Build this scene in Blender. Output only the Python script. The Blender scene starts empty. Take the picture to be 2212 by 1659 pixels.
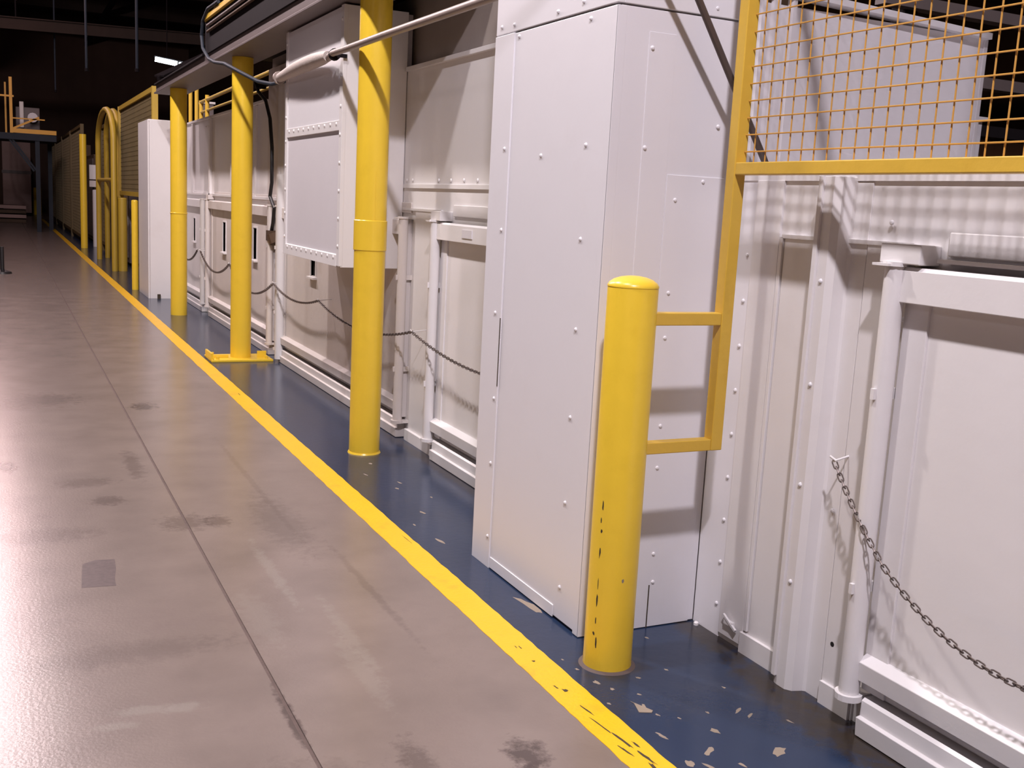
import bpy, bmesh, math, random
from mathutils import Vector, Matrix
random.seed(7)
C = bpy.context.scene.collection
SC = bpy.context.scene

# ---------------------------------------------------------------- camera
yaw, pitch, roll, F = 0.45772259, -0.16757099, 0.0519954, 2262.54
fw = Vector((math.sin(yaw)*math.cos(pitch), math.cos(yaw)*math.cos(pitch), math.sin(pitch)))
r0 = fw.cross(Vector((0, 0, 1))).normalized(); u0 = r0.cross(fw)
cr, sr = math.cos(roll), math.sin(roll)
rr = r0*cr + u0*sr; uu = u0*cr - r0*sr
cd = bpy.data.cameras.new('camera'); cam = bpy.data.objects.new('camera', cd); C.objects.link(cam)
m = Matrix.Identity(4)
for i in range(3):
    m[i][0] = rr[i]; m[i][1] = uu[i]; m[i][2] = -fw[i]
m[0][3], m[1][3], m[2][3] = 0, 0, 1.45
cam.matrix_world = m
cd.sensor_width = 36; cd.lens = 36*F/2212; cd.clip_start = .05; cd.clip_end = 300
SC.camera = cam

# ---------------------------------------------------------------- world, exposure, lamps
SC.view_settings.view_transform = 'Standard'; SC.view_settings.look = 'None'
SC.view_settings.gamma = 1; SC.view_settings.use_curve_mapping = False
SC.view_settings.exposure = 0.1
w = bpy.data.worlds.new('world'); SC.world = w; w.use_nodes = True
w.node_tree.nodes['Background'].inputs[0].default_value = (.35, .28, .27, 1)
w.node_tree.nodes['Background'].inputs[1].default_value = .03
LAMP_X, LAMP_Z = -.35, 6.45
AISLE = [(-1.0, 1480, (.98, .905, 1.0)), (2.85, 620, (1, .925, .93)), (6.7, 800, (1, .90, .86)), (10.5, 800, (1, .84, .86)), (14.4, 480, (1, .82, .84)),
         (18.2, 330, (1, .78, .80)), (22.1, 210, (1, .74, .76)), (26.0, 150, (1, .70, .70)), (30.0, 110, (1, .66, .66))]
FILL = [(-8.0, y, 90, (1, .86, .92)) for y in (-5., 3., 11.)]  # unseen lights across the hall, added as fill to lift the shadows
def lamp(x, y, z, e, col, rad):
    l = bpy.data.lights.new('lamp_or_fill_light', 'POINT'); l.energy = e; l.color = col; l.shadow_soft_size = rad
    o = bpy.data.objects.new('lamp_or_fill_light', l); C.objects.link(o); o.location = (x, y, z); return o

# ---------------------------------------------------------------- materials
def mat(name, col, rough=.5, metal=0, var=.08, vscale=6, bump=.0, bscale=40, coat=0, dirt=None, dscale=1.2, damt=.5, spec=.5):
    m = bpy.data.materials.new(name); m.use_nodes = True
    nt = m.node_tree; N = nt.nodes; L = nt.links; b = N['Principled BSDF']
    b.inputs['Roughness'].default_value = rough; b.inputs['Metallic'].default_value = metal
    b.inputs['Specular IOR Level'].default_value = spec
    if coat: b.inputs['Coat Weight'].default_value = coat; b.inputs['Coat Roughness'].default_value = .15
    tc = N.new('ShaderNodeTexCoord')
    n = N.new('ShaderNodeTexNoise'); n.inputs['Scale'].default_value = vscale; n.inputs['Detail'].default_value = 6
    L.new(tc.outputs['Object'], n.inputs['Vector'])
    mx = N.new('ShaderNodeMix'); mx.data_type = 'RGBA'
    mx.inputs[6].default_value = (*[max(0, c*(1-var)) for c in col], 1)
    mx.inputs[7].default_value = (*[min(1, c*(1+var)) for c in col], 1)
    L.new(n.outputs['Fac'], mx.inputs[0]); out = mx.outputs[2]
    if dirt:
        n2 = N.new('ShaderNodeTexNoise'); n2.inputs['Scale'].default_value = dscale; n2.inputs['Detail'].default_value = 9
        n2.inputs['Roughness'].default_value = .65
        L.new(tc.outputs['Object'], n2.inputs['Vector'])
        mr = N.new('ShaderNodeMapRange'); mr.inputs[1].default_value = .56; mr.inputs[2].default_value = .78
        mr.inputs[3].default_value = 0; mr.inputs[4].default_value = damt
        L.new(n2.outputs['Fac'], mr.inputs[0])
        m2 = N.new('ShaderNodeMix'); m2.data_type = 'RGBA'; m2.inputs[7].default_value = (*dirt, 1)
        L.new(out, m2.inputs[6]); L.new(mr.outputs[0], m2.inputs[0]); out = m2.outputs[2]
    L.new(out, b.inputs['Base Color'])
    if bump:
        nb = N.new('ShaderNodeTexNoise'); nb.inputs['Scale'].default_value = bscale; nb.inputs['Detail'].default_value = 5
        L.new(tc.outputs['Object'], nb.inputs['Vector'])
        bp = N.new('ShaderNodeBump'); bp.inputs['Strength'].default_value = bump; bp.inputs['Distance'].default_value = .01
        L.new(nb.outputs['Fac'], bp.inputs['Height']); L.new(bp.outputs[0], b.inputs['Normal'])
    m['out'] = 0
    return m

def spots(m, lst, col):
    """marks of their own shape on the floor: (x, y, rx, ry, strength), edges broken up by noise"""
    nt = m.node_tree; N = nt.nodes; L = nt.links; b = N['Principled BSDF']
    src = b.inputs['Base Color'].links[0].from_socket
    tc = N.new('ShaderNodeTexCoord')
    n = N.new('ShaderNodeTexNoise'); n.inputs['Scale'].default_value = 22; n.inputs['Detail'].default_value = 8
    n.inputs['Roughness'].default_value = .7
    L.new(tc.outputs['Object'], n.inputs['Vector'])
    for (x, y, rx, ry, s) in lst:
        mp = N.new('ShaderNodeMapping'); mp.vector_type = 'POINT'
        mp.inputs['Location'].default_value = (-x/rx, -y/ry, 0); mp.inputs['Scale'].default_value = (1/rx, 1/ry, 0)
        L.new(tc.outputs['Object'], mp.inputs['Vector'])
        ln = N.new('ShaderNodeVectorMath'); ln.operation = 'LENGTH'; L.new(mp.outputs[0], ln.inputs[0])
        a = N.new('ShaderNodeMath'); a.operation = 'MULTIPLY_ADD'; a.inputs[1].default_value = 2.6; L.new(n.outputs['Fac'], a.inputs[0]); L.new(ln.outputs['Value'], a.inputs[2])
        mr = N.new('ShaderNodeMapRange'); mr.inputs[1].default_value = 2.35; mr.inputs[2].default_value = 1.75
        mr.inputs[3].default_value = 0; mr.inputs[4].default_value = s; L.new(a.outputs[0], mr.inputs[0])
        mx = N.new('ShaderNodeMix'); mx.data_type = 'RGBA'; mx.inputs[7].default_value = (*col, 1)
        L.new(src, mx.inputs[6]); L.new(mr.outputs[0], mx.inputs[0]); src = mx.outputs[2]
    L.new(src, b.inputs['Base Color'])

WHITE = mat('white_enamel', (.74, .715, .715), .38, var=.03, vscale=3, bump=.12, bscale=14, dirt=(.50, .44, .40), dscale=2.2, damt=.22)
WHITE2 = mat('white_enamel_grimy', (.66, .61, .585), .42, var=.06, vscale=4, bump=.15, bscale=18, dirt=(.30, .20, .15), dscale=1.7, damt=.6)
BOXW = mat('white_sheet_metal', (.75, .735, .765), .36, var=.02, vscale=2, bump=.10, bscale=7, dirt=(.6, .54, .50), dscale=1.4, damt=.22)
PANEW = mat('pale_grey_sheet', (.66, .635, .665), .45, var=.04, vscale=3, bump=.06, bscale=10)
YEL = mat('yellow_paint', (.80, .545, .04), .30, var=.05, vscale=9, bump=.10, bscale=22, dirt=(.62, .40, .02), dscale=5, damt=.35)
YELF = mat('yellow_frame_paint', (.66, .42, .055), .38, var=.07, vscale=12, bump=.10, bscale=40, dirt=(.45, .26, .02), dscale=9, damt=.4)
WIRE = mat('orange_yellow_wire', (.55, .29, .06), .45, var=.10, vscale=30)
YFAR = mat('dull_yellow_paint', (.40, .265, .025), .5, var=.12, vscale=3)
BLUE = mat('blue_floor_paint', (.0165, .030, .066), .20, var=.20, vscale=3, bump=.05, bscale=30, dirt=(.040, .042, .052), dscale=2.3, damt=.6, spec=.4)
LINE = mat('yellow_floor_paint', (.80, .465, .012), .40, var=.06, vscale=10, bump=.2, bscale=60, dirt=(.42, .26, .03), dscale=7, damt=.55)
CONC = mat('worn_concrete', (.205, .164, .146), .24, var=.30, vscale=3.2, bump=.06, bscale=90, dirt=(.125, .096, .090), dscale=1.6, damt=.65, spec=.24)
CONC2 = mat('worn_concrete_dark', (.10, .07, .06), .7, var=.2)
JOINT = mat('joint_filler', (.11, .075, .065), .8, var=.3, vscale=15, bump=.4)
CHIP = mat('bare_concrete_chip', (.26, .21, .16), .7, var=.15, vscale=30)
SCUFF = mat('black_scuff', (.05, .035, .02), .7, var=.3, vscale=60)
DARK = mat('dark_steel', (.010, .0075, .009), .8, var=.35, vscale=4, spec=.12)
MAUVE = mat('grey_primer_steel', (.12, .095, .093), .55, var=.15, vscale=5)
BROWN = mat('brown_grime', (.065, .034, .016), .7, var=.4, vscale=3)
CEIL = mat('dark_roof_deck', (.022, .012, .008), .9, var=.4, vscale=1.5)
BLACKR = mat('black_rubber', (.012, .011, .012), .45, var=.2)
CHAIN = mat('galvanised_chain', (.16, .13, .12), .45, metal=.6, var=.3, vscale=60)
GLASS = mat('dark_window_glass', (.05, .045, .045), .15, var=.2)
TAN = mat('brown_cardboard', (.34, .21, .12), .8, var=.1, vscale=20)
FASCIA = mat('brown_grey_fascia', (.36, .31, .28), .6, var=.1)
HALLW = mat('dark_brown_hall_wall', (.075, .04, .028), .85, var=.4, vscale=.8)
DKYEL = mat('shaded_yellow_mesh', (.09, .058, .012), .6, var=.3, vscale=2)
POLE = mat('brown_grey_pole', (.085, .062, .055), .5, var=.2)
ORY = mat('orange_yellow_paint', (.72, .36, .02), .5, var=.1)
PIPEW = mat('wrapped_white_pipe', (.46, .40, .37), .6, var=.15, vscale=25, bump=.3, bscale=60)
PIPEG = mat('grey_conduit', (.28, .225, .20), .4, var=.15, vscale=15)
BLUEP = mat('dark_blue_grey_steel', (.022, .028, .040), .6, var=.2, spec=.2)
PINKM = mat('dusty_pink_machine', (.32, .20, .18), .6, var=.2, vscale=1)
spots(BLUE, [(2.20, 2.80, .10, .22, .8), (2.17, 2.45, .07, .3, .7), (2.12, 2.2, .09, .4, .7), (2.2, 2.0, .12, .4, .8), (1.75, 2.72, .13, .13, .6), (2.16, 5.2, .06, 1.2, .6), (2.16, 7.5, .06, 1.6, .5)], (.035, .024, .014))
spots(CONC, [(.70, 4.62, .12, .14, .45), (.84, 4.60, .06, .10, .5), (1.24, 2.31, .06, .09, .9), (1.20, 2.22, .05, .05, .9),
             (.835, 7.27, .10, .14, .75), (0.0, 5.8, .05, .13, .8), (.42, 5.05, .09, .09, .5), (1.1, 4.5, .12, .5, .25), (.1, 4.6, .3, .12, .3), (.3, 3.3, .4, .1, .25), (.35, 5.4, .16, .1, .35), (.95, 2.35, .05, .16, .5),
             (.70, 2.72, .02, .22, .8), (.60, 5.7, .05, .35, .4), (.2, 7.6, .3, .3, .35), (1.22, 3.6, .02, .6, .25), (1.12, 5.2, .02, 1.2, .18), (.55, 2.35, .3, .15, .25)], (.070, .052, .048))
spots(CONC, [(.33, 2.90, .10, .03, .45), (.43, 2.88, .07, .035, .5), (.25, 2.83, .06, .03, .4), (1.02, 3.2, .03, .40, .32), (.98, 2.95, .04, .3, .3), (.77, 3.45, .07, .3, .25),
             (.92, 3.9, .03, .4, .4), (.05, 3.2, .12, .5, .2)], (.27, .24, .215))

# ---------------------------------------------------------------- mesh helpers
class B:
    def __init__(s): s.v = []; s.f = []
    def box(s, x0, x1, y0, y1, z0, z1):
        n = len(s.v); s.v += [(x, y, z) for z in (z0, z1) for y in (y0, y1) for x in (x0, x1)]
        s.f += [tuple(n+i for i in q) for q in ((0, 2, 3, 1), (4, 5, 7, 6), (0, 1, 5, 4), (2, 6, 7, 3), (0, 4, 6, 2), (1, 3, 7, 5))]; return s
    def tube(s, pts, r, seg=12, cap=True):
        pts = [Vector(p) for p in pts]; n0 = len(s.v); k = len(pts)
        rs = r if isinstance(r, (list, tuple)) else [r]*k
        t0 = (pts[1]-pts[0]).normalized()
        up = Vector((0, 0, 1)) if abs(t0.z) < .9 else Vector((1, 0, 0))
        nrm = (up - t0*up.dot(t0)).normalized()
        for i, p in enumerate(pts):
            t = ((pts[min(i+1, k-1)]-pts[max(i-1, 0)])).normalized()
            nrm = (nrm - t*nrm.dot(t)).normalized(); bn = t.cross(nrm)
            for j in range(seg):
                a = 2*math.pi*j/seg; s.v.append(tuple(p + (nrm*math.cos(a)+bn*math.sin(a))*rs[i]))
        for i in range(k-1):
            for j in range(seg):
                a = n0+i*seg+j; b = n0+i*seg+(j+1) % seg; s.f.append((a, b, b+seg, a+seg))
        if cap:
            s.f.append(tuple(n0+j for j in range(seg))[::-1]); s.f.append(tuple(n0+(k-1)*seg+j for j in range(seg)))
        return s
    def lathe(s, x, y, prof, seg=40):
        """prof: [(r, z)...] bottom to top"""
        n0 = len(s.v)
        for (r, z) in prof:
            for j in range(seg):
                a = 2*math.pi*j/seg; s.v.append((x+r*math.cos(a), y+r*math.sin(a), z))
        for i in range(len(prof)-1):
            for j in range(seg):
                a = n0+i*seg+j; b = n0+i*seg+(j+1) % seg; s.f.append((a, b, b+seg, a+seg))
        s.f.append(tuple(n0+j for j in range(seg))[::-1]); s.f.append(tuple(n0+(len(prof)-1)*seg+j for j in range(seg)))
        return s
    def prism(s, poly, z0, z1, ax='z'):
        """poly in (a, b) extruded along ax"""
        def P(a, b, c): return {'z': (a, b, c), 'y': (a, c, b), 'x': (c, a, b)}[ax]
        n = len(s.v); k = len(poly)
        s.v += [P(a, b, z0) for a, b in poly] + [P(a, b, z1) for a, b in poly]
        s.f += [tuple(range(n, n+k))[::-1], tuple(range(n+k, n+2*k))] + [(n+i, n+(i+1) % k, n+k+(i+1) % k, n+k+i) for i in range(k)]
        return s
    def beam(s, p0, p1, w, h):
        p0 = Vector(p0); p1 = Vector(p1); t = (p1-p0).normalized()
        up = Vector((0, 0, 1)) if abs(t.z) < .95 else Vector((0, 1, 0))
        a = t.cross(up).normalized()*w/2; b = a.cross(t).normalized()*h/2
        n = len(s.v); s.v += [tuple(p+x*a+y*b) for p in (p0, p1) for x, y in ((-1, -1), (1, -1), (1, 1), (-1, 1))]
        s.f += [tuple(n+i for i in q) for q in ((0, 1, 2, 3), (7, 6, 5, 4), (0, 4, 5, 1), (1, 5, 6, 2), (2, 6, 7, 3), (3, 7, 4, 0))]; return s
def mesh(name, b, mt, org=(0, 0, 0), smooth=False):
    me = bpy.data.meshes.new(name)
    me.from_pydata([(v[0]-org[0], v[1]-org[1], v[2]-org[2]) for v in b.v], [], b.f)
    bm = bmesh.new(); bm.from_mesh(me); bmesh.ops.recalc_face_normals(bm, faces=bm.faces); bm.to_mesh(me); bm.free()
    if smooth:
        for p in me.polygons: p.use_smooth = True
        me.set_sharp_from_angle(angle=math.radians(35))
    me.materials.append(mt); return me
def wloc(o):
    v = Vector(o.location); p = o.parent
    while p: v += Vector(p.location); p = p.parent
    return v
def part(name, b, mt, parent=None, bev=0, smooth=False, label=None):
    """one mesh object; world coordinates in, origin at the parent's"""
    org = tuple(wloc(parent)) if parent else (0, 0, 0)
    if not parent:
        xs = [v[0] for v in b.v]; ys = [v[1] for v in b.v]; zs = [v[2] for v in b.v]
        org = ((min(xs)+max(xs))/2, (min(ys)+max(ys))/2, min(zs))
    o = bpy.data.objects.new(name, mesh(name, b, mt, org, smooth)); C.objects.link(o)
    if parent: o.parent = parent
    else: o.location = org
    if bev:
        md = o.modifiers.new('bevel', 'BEVEL'); md.width = bev; md.segments = 2; md.limit_method = 'ANGLE'; md.angle_limit = math.radians(50)
    if label: o['label'] = label
    return o
def thing(name, label, cat, loc, group=None):
    o = bpy.data.objects.new(name, None); C.objects.link(o); o.location = loc
    o.empty_display_size = .1; o['label'] = label; o['category'] = cat
    if group: o['group'] = group
    return o
def tag(o, label, cat, group=None):
    o['label'] = label; o['category'] = cat
    if group: o['group'] = group
    return o
def struct(name, b=None, mt=None, loc=(0, 0, 0), **k):
    if b is None:
        o = bpy.data.objects.new(name, None); C.objects.link(o); o.location = loc
    else:
        o = bpy.data.objects.new(name, mesh(name, b, mt)); C.objects.link(o)
    o['kind'] = 'structure'; return o
def put(name, me, loc, parent, rot=(0, 0, 0)):
    o = bpy.data.objects.new(name, me); C.objects.link(o); o.parent = parent
    o.location = Vector(loc)-wloc(parent); o.rotation_euler = rot; return o

# a screw head whose axis is local Z
def screw_mesh(mt, r=.0062):
    b = B(); b.lathe(0, 0, [(r*1.25, 0), (r*1.25, .0012), (r, .002), (r*.9, .0048), (r*.45, .0062)], 8)
    return mesh('screw', b, mt, smooth=True)
SCREW = screw_mesh(BOXW); SCREWB = screw_mesh(WHITE, .009)
RX = (0, -math.pi/2, 0)      # head towards -X
RY = (math.pi/2, 0, 0)       # head towards -Y

# ================================================================ SETTING
# ---------------- floor
WX = 2.235
floor = struct('floor', B().box(-25, 9, -8, 62, -.30, -.022), CONC2)
part('concrete_slab', B().box(-6.5, .699, -4, 60, -.022, 0), CONC, floor)
part('concrete_slab', B().box(.711, 2.60, -4, 60, -.022, 0), CONC, floor)
part('concrete_slab', B().box(-24.5, -6.51, -4, 60, -.022, 0), CONC, floor)
part('joint_filler', B().box(.699, .711, -4, 60, -.021, -.005), JOINT, floor, label='dark crumbled joint between the concrete slabs')
# painted walkway with a slightly ragged edge
def ragged(x0, x1, y0, y1, amp0, amp1, z0, z1):
    ys = []; y = y0
    while y < y1: ys.append(y); y += .02 + (y-y0)*.012
    ys.append(y1)
    b = B()
    for i, y in enumerate(ys):
        a = x0+random.uniform(-amp0, amp0); c = x1+random.uniform(-amp1, amp1)
        b.v += [(a, y, z0), (c, y, z0), (c, y, z1), (a, y, z1)]
        if i:
            n = 4*i; p = n-4
            b.f += [(p+2, p+3, n+3, n+2), (p+3, p, n, n+3), (p+1, p+2, n+2, n+1), (p, p+1, n+1, n)]
    b.f += [(0, 1, 2, 3), tuple(4*(len(ys)-1)+i for i in (3, 2, 1, 0))]
    return b
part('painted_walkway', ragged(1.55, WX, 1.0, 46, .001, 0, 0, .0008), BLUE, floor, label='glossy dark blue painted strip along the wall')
part('painted_line', ragged(1.462, 1.580, 1.0, 46, .0022, .0022, 0, .0016), LINE, floor, label='yellow safety line, scuffed near the front')
MARK = mat('square_floor_stain', (.085, .062, .060), .45, var=.5, vscale=40, spec=.2)
part('square_stain', B().prism([(.232, 3.93), (.350, 3.918), (.352, 4.0), (.366, 4.10), (.372, 4.215), (.30, 4.225), (.252, 4.19), (.24, 4.05)], .0, .0005), MARK, floor, label='dark square stain on the concrete')
def blob(x, y, rx, ry, rot, z, k=11, jag=.55):
    b = B(); P = []
    for i in range(k):
        a = 2*math.pi*i/k; q = 1-random.uniform(0, jag); dx, dy = rx*q*math.cos(a), ry*q*math.sin(a)
        P.append((x+dx*math.cos(rot)-dy*math.sin(rot), y+dx*math.sin(rot)+dy*math.cos(rot)))
    return b.prism(P, z, z+.0005)
chips = [(1.722, 3.26, .022, .125, .08), (1.685, 4.045, .012, .05, .2), (1.764, 4.47, .012, .03, .3), (1.638, 2.615, .013, .022, .2), (1.688, 2.425, .009, .035, -.5),
         (1.642, 2.26, .008, .026, .3), (1.804, 2.229, .018, .02, .4), (1.713, 2.139, .013, .035, -1.0), (1.629, 2.106, .014, .022, 0), (1.905, 2.07, .02, .045, -1.1),
         (1.66, 2.56, .007, .012, 0), (1.78, 2.60, .008, .012, .5), (1.72, 2.50, .007, .010, .5), (1.80, 2.81, .006, .01, .5), (1.98, 2.86, .007, .012, .5), (1.70, 2.37, .005, .012, .3),
         (1.75, 2.33, .005, .008, .3), (1.85, 2.33, .007, .009, 0), (1.67, 2.07, .008, .03, .3), (1.76, 2.05, .008, .02, .3), (1.95, 2.31, .008, .03, -1), (1.96, 2.27, .007, .024, -1),
         (1.625, 2.72, .006, .012, .2), (1.615, 2.80, .005, .010, .2), (1.79, 4.9, .009, .02, .2), (1.84, 5.0, .008, .03, .2), (1.90, 4.7, .006, .02, 0), (1.72, 5.2, .007, .03, .2), (1.82, 5.42, .012, .02, .2),
         (2.0, 2.45, .006, .01, .2), (1.9, 2.62, .006, .01, .2), (2.05, 2.2, .006, .02, .2), (1.66, 4.3, .006, .02, 0), (1.60, 2.48, .006, .012, .4)]
for x, y, rx, ry, ro in chips: part('paint_chip', blob(x, y, rx, ry, ro, .0008), CHIP, floor)
for x, y, rx, ry, ro in [(1.517, 2.60, .010, .016, .4), (1.50, 2.63, .004, .02, .1), (1.525, 2.93, .003, .018, 0), (1.513, 2.94, .002, .018, 0), (1.52, 2.82, .006, .009, .4),
                         (1.515, 2.47, .005, .05, .12), (1.508, 2.36, .004, .07, .12), (1.52, 2.28, .006, .06, .1), (1.50, 2.22, .005, .05, .12), (1.535, 2.17, .006, .05, .1),
                         (1.545, 2.24, .004, .03, .1), (1.555, 4.12, .002, .07, .03), (1.535, 7.6, .004, .05, 0), (1.525, 2.12, .008, .04, 0)]:
    part('scuff_mark', blob(x, y, rx, ry, ro, .0016, 11, .6), SCUFF, floor)
# a small folded flap of peeled paint by the bollard
part('paint_flake', B().prism([(1.655, 2.40), (1.672, 2.455), (1.668, 2.47), (1.700, 2.395), (1.690, 2.385)], .0008, .003), CHIP, floor)

# ---------------- hall shell
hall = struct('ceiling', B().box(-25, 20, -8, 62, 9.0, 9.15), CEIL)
for y in range(-6, 60, 6): part('roof_truss', B().box(-25, 20, y, y+.16, 8.45, 9.0).box(-25, 20, y-.06, y+.22, 8.40, 8.46), CEIL, hall)
for x in (-20, -14, -8, -2, 4, 10): part('purlin', B().box(x, x+.14, -8, 62, 8.2, 8.4), DARK, hall)
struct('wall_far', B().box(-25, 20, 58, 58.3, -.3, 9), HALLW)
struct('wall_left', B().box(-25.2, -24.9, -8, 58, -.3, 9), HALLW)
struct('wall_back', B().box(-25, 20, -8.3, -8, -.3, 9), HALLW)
struct('wall_outer', B().box(9, 9.3, -8, 58, -.3, 9), BROWN)

# ---------------- the long white partition
wall = struct('wall_right', B().box(WX, WX+.05, -2.2, 2.94, 0, 1.59), WHITE)
part('roof_sheet', B().box(WX+.001, 3.75, -2.2, 2.94, 1.560, 1.589), WHITE, wall)
part('roof_lip', B().box(WX-.007, WX, -2.2, 2.94, 1.574, 1.592), WHITE, wall)
part('wall_sheet', B().box(WX, WX+.05, 3.0, 6.25, 0, 2.235), WHITE, wall)
part('wall_sheet', B().box(WX, WX+.05, 6.25, 9.86, 0, 2.56), WHITE2, wall)
part('wall_sheet', B().box(WX, WX+.05, 9.86, 16.0, 0, 2.30), WHITE, wall)
wfar = struct('wall_right', B().box(2.50, 2.55, 16.05, 46.0, 0, 1.35), WHITE2)
part('top_trim', B().box(WX-.02, WX+.06, 3.86, 6.16, 2.215, 2.24), WHITE, wall, .002)
part('top_trim', B().box(WX-.02, WX+.06, 9.9, 16.0, 2.28, 2.305), WHITE, wall, .002)
part('upper_fascia', B().box(2.30, 2.34, 3.845, 10.0, 2.0, 3.5), FASCIA, wall, label='dim grey-brown panel set back above the white wall')
# lapped sheets right of the boxed column
part('lapped_sheet', B().box(WX-.004, WX, 2.79, 2.94, 0, 1.575), BOXW, wall, .001)
part('lapped_sheet', B().box(WX-.009, WX, 2.655, 2.785, .02, 1.575), WHITE, wall, .001)
part('cover_strip', B().box(WX-.012, WX, 2.635, 2.65, .08, 1.40), WHITE, wall, .001)
part('lapped_sheet', B().box(WX-.006, WX, 2.455, 2.63, .0, 1.395), WHITE, wall, .001)
part('lapped_sheet', B().box(WX-.008, WX, 2.14, 2.272, 0, 1.40), WHITE, wall, .001)
part('lapped_sheet', B().box(WX-.004, WX, 2.278, 2.34, 0, 1.57), WHITE, wall, .001)
part('kick_strip', B().box(WX-.018, WX, 2.46, 2.66, 0, .072), WHITE, wall, .001)
part('kick_strip', B().box(WX-.018, WX, 2.145, 2.27, 0, .072), WHITE, wall, .001)
part('cover_strip', B().box(WX-.012, WX, 2.10, 2.64, 1.395, 1.408), WHITE, wall, .001)
# folded channel post
part('channel_post', B().prism([(WX, 2.445), (WX-.055, 2.43), (WX-.060, 2.41), (WX-.060, 2.375), (WX-.045, 2.355), (WX-.012, 2.345), (WX, 2.335)], .0, 1.585), WHITE, wall, .002)
part('channel_edge', B().box(WX-.068, WX-.055, 2.415, 2.432, .03, 1.585), WHITE, wall, .001)
for k in range(9): put('screw', SCREW, (WX-.004, 2.812, .115+.152*k), wall, RX)
for k in range(4): put('screw', SCREW, (WX-.060, 2.392, .35+.31*k), wall, RX)
for y, z in [(2.12, 1.17), (2.11, 1.20), (2.30, .60), (2.19, 1.46)]: put('screw', SCREW, (WX-.008, y, z), wall, RX)
part('bolt_hole', B().tube([(WX-.0085, 2.243, .198), (WX-.004, 2.243, .198)], .008, 10), BLACKR, wall)
part('anchor_bolt', B().lathe(2.216, 2.90, [(.009, .0008), (.009, .010), (.005, .014)], 8), WHITE, wall, smooth=True)
part('latch_plate', B().box(WX-.022, WX, 2.70, 2.745, .07, .085).beam((WX-.02, 2.75, .10), (WX-.02, 2.68, .065), .008, .008), WHITE, wall, label='small bent latch on the sheet')
# wall above the doors: seam and bolts in the alcove
part('seam_strip', B().box(WX-.010, WX, 3.86, 6.16, 1.528, 1.552), WHITE, wall, .001)
for y in (6.12, 6.02, 5.60, 5.42, 5.24, 5.06, 4.88, 4.68, 4.45, 4.25, 4.05): put('screw', SCREWB, (WX-.001, y, 1.575), wall, RX)
part('cover_strip', B().box(WX-.014, WX, 5.52, 6.15, 1.395, 1.41), WHITE, wall, .001)
part('lapped_sheet', B().box(WX-.010, WX, 5.52, 5.93, .0, 1.395), WHITE, wall, .001)
part('lapped_sheet', B().box(WX-.018, WX, 5.50, 5.545, .0, 1.40), WHITE, wall, .001)
part('kick_strip', B().box(WX-.03, WX, 5.50, 5.95, 0, .07), WHITE, wall, .002)
part('lapped_sheet', B().box(WX-.014, WX, 9.20, 9.42, .0, 2.5), WHITE, wall, .001)
part('lapped_sheet', B().box(WX-.030, WX, 12.70, 12.78, .0, 2.27), WHITE, wall, .002)
part('lapped_sheet', B().box(WX-.030, WX, 13.9, 14.0, 1.42, 2.27), WHITE, wall, .002)
part('lapped_sheet', B().box(WX-.040, WX, 11.3, 11.42, 1.42, 2.27), WHITE, wall, .002)
part('lapped_sheet', B().box(WX-.020, WX, 10.3, 10.36, 1.42, 2.27), WHITE, wall, .002)
part('cover_strip', B().box(WX-.03, WX, 9.45, 16.0, 1.395, 1.42), WHITE, wall, .002)
for y in (12.9, 13.0, 13.1): put('screw', SCREWB, (WX-.001, y, 2.2), wall, RX)

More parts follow.
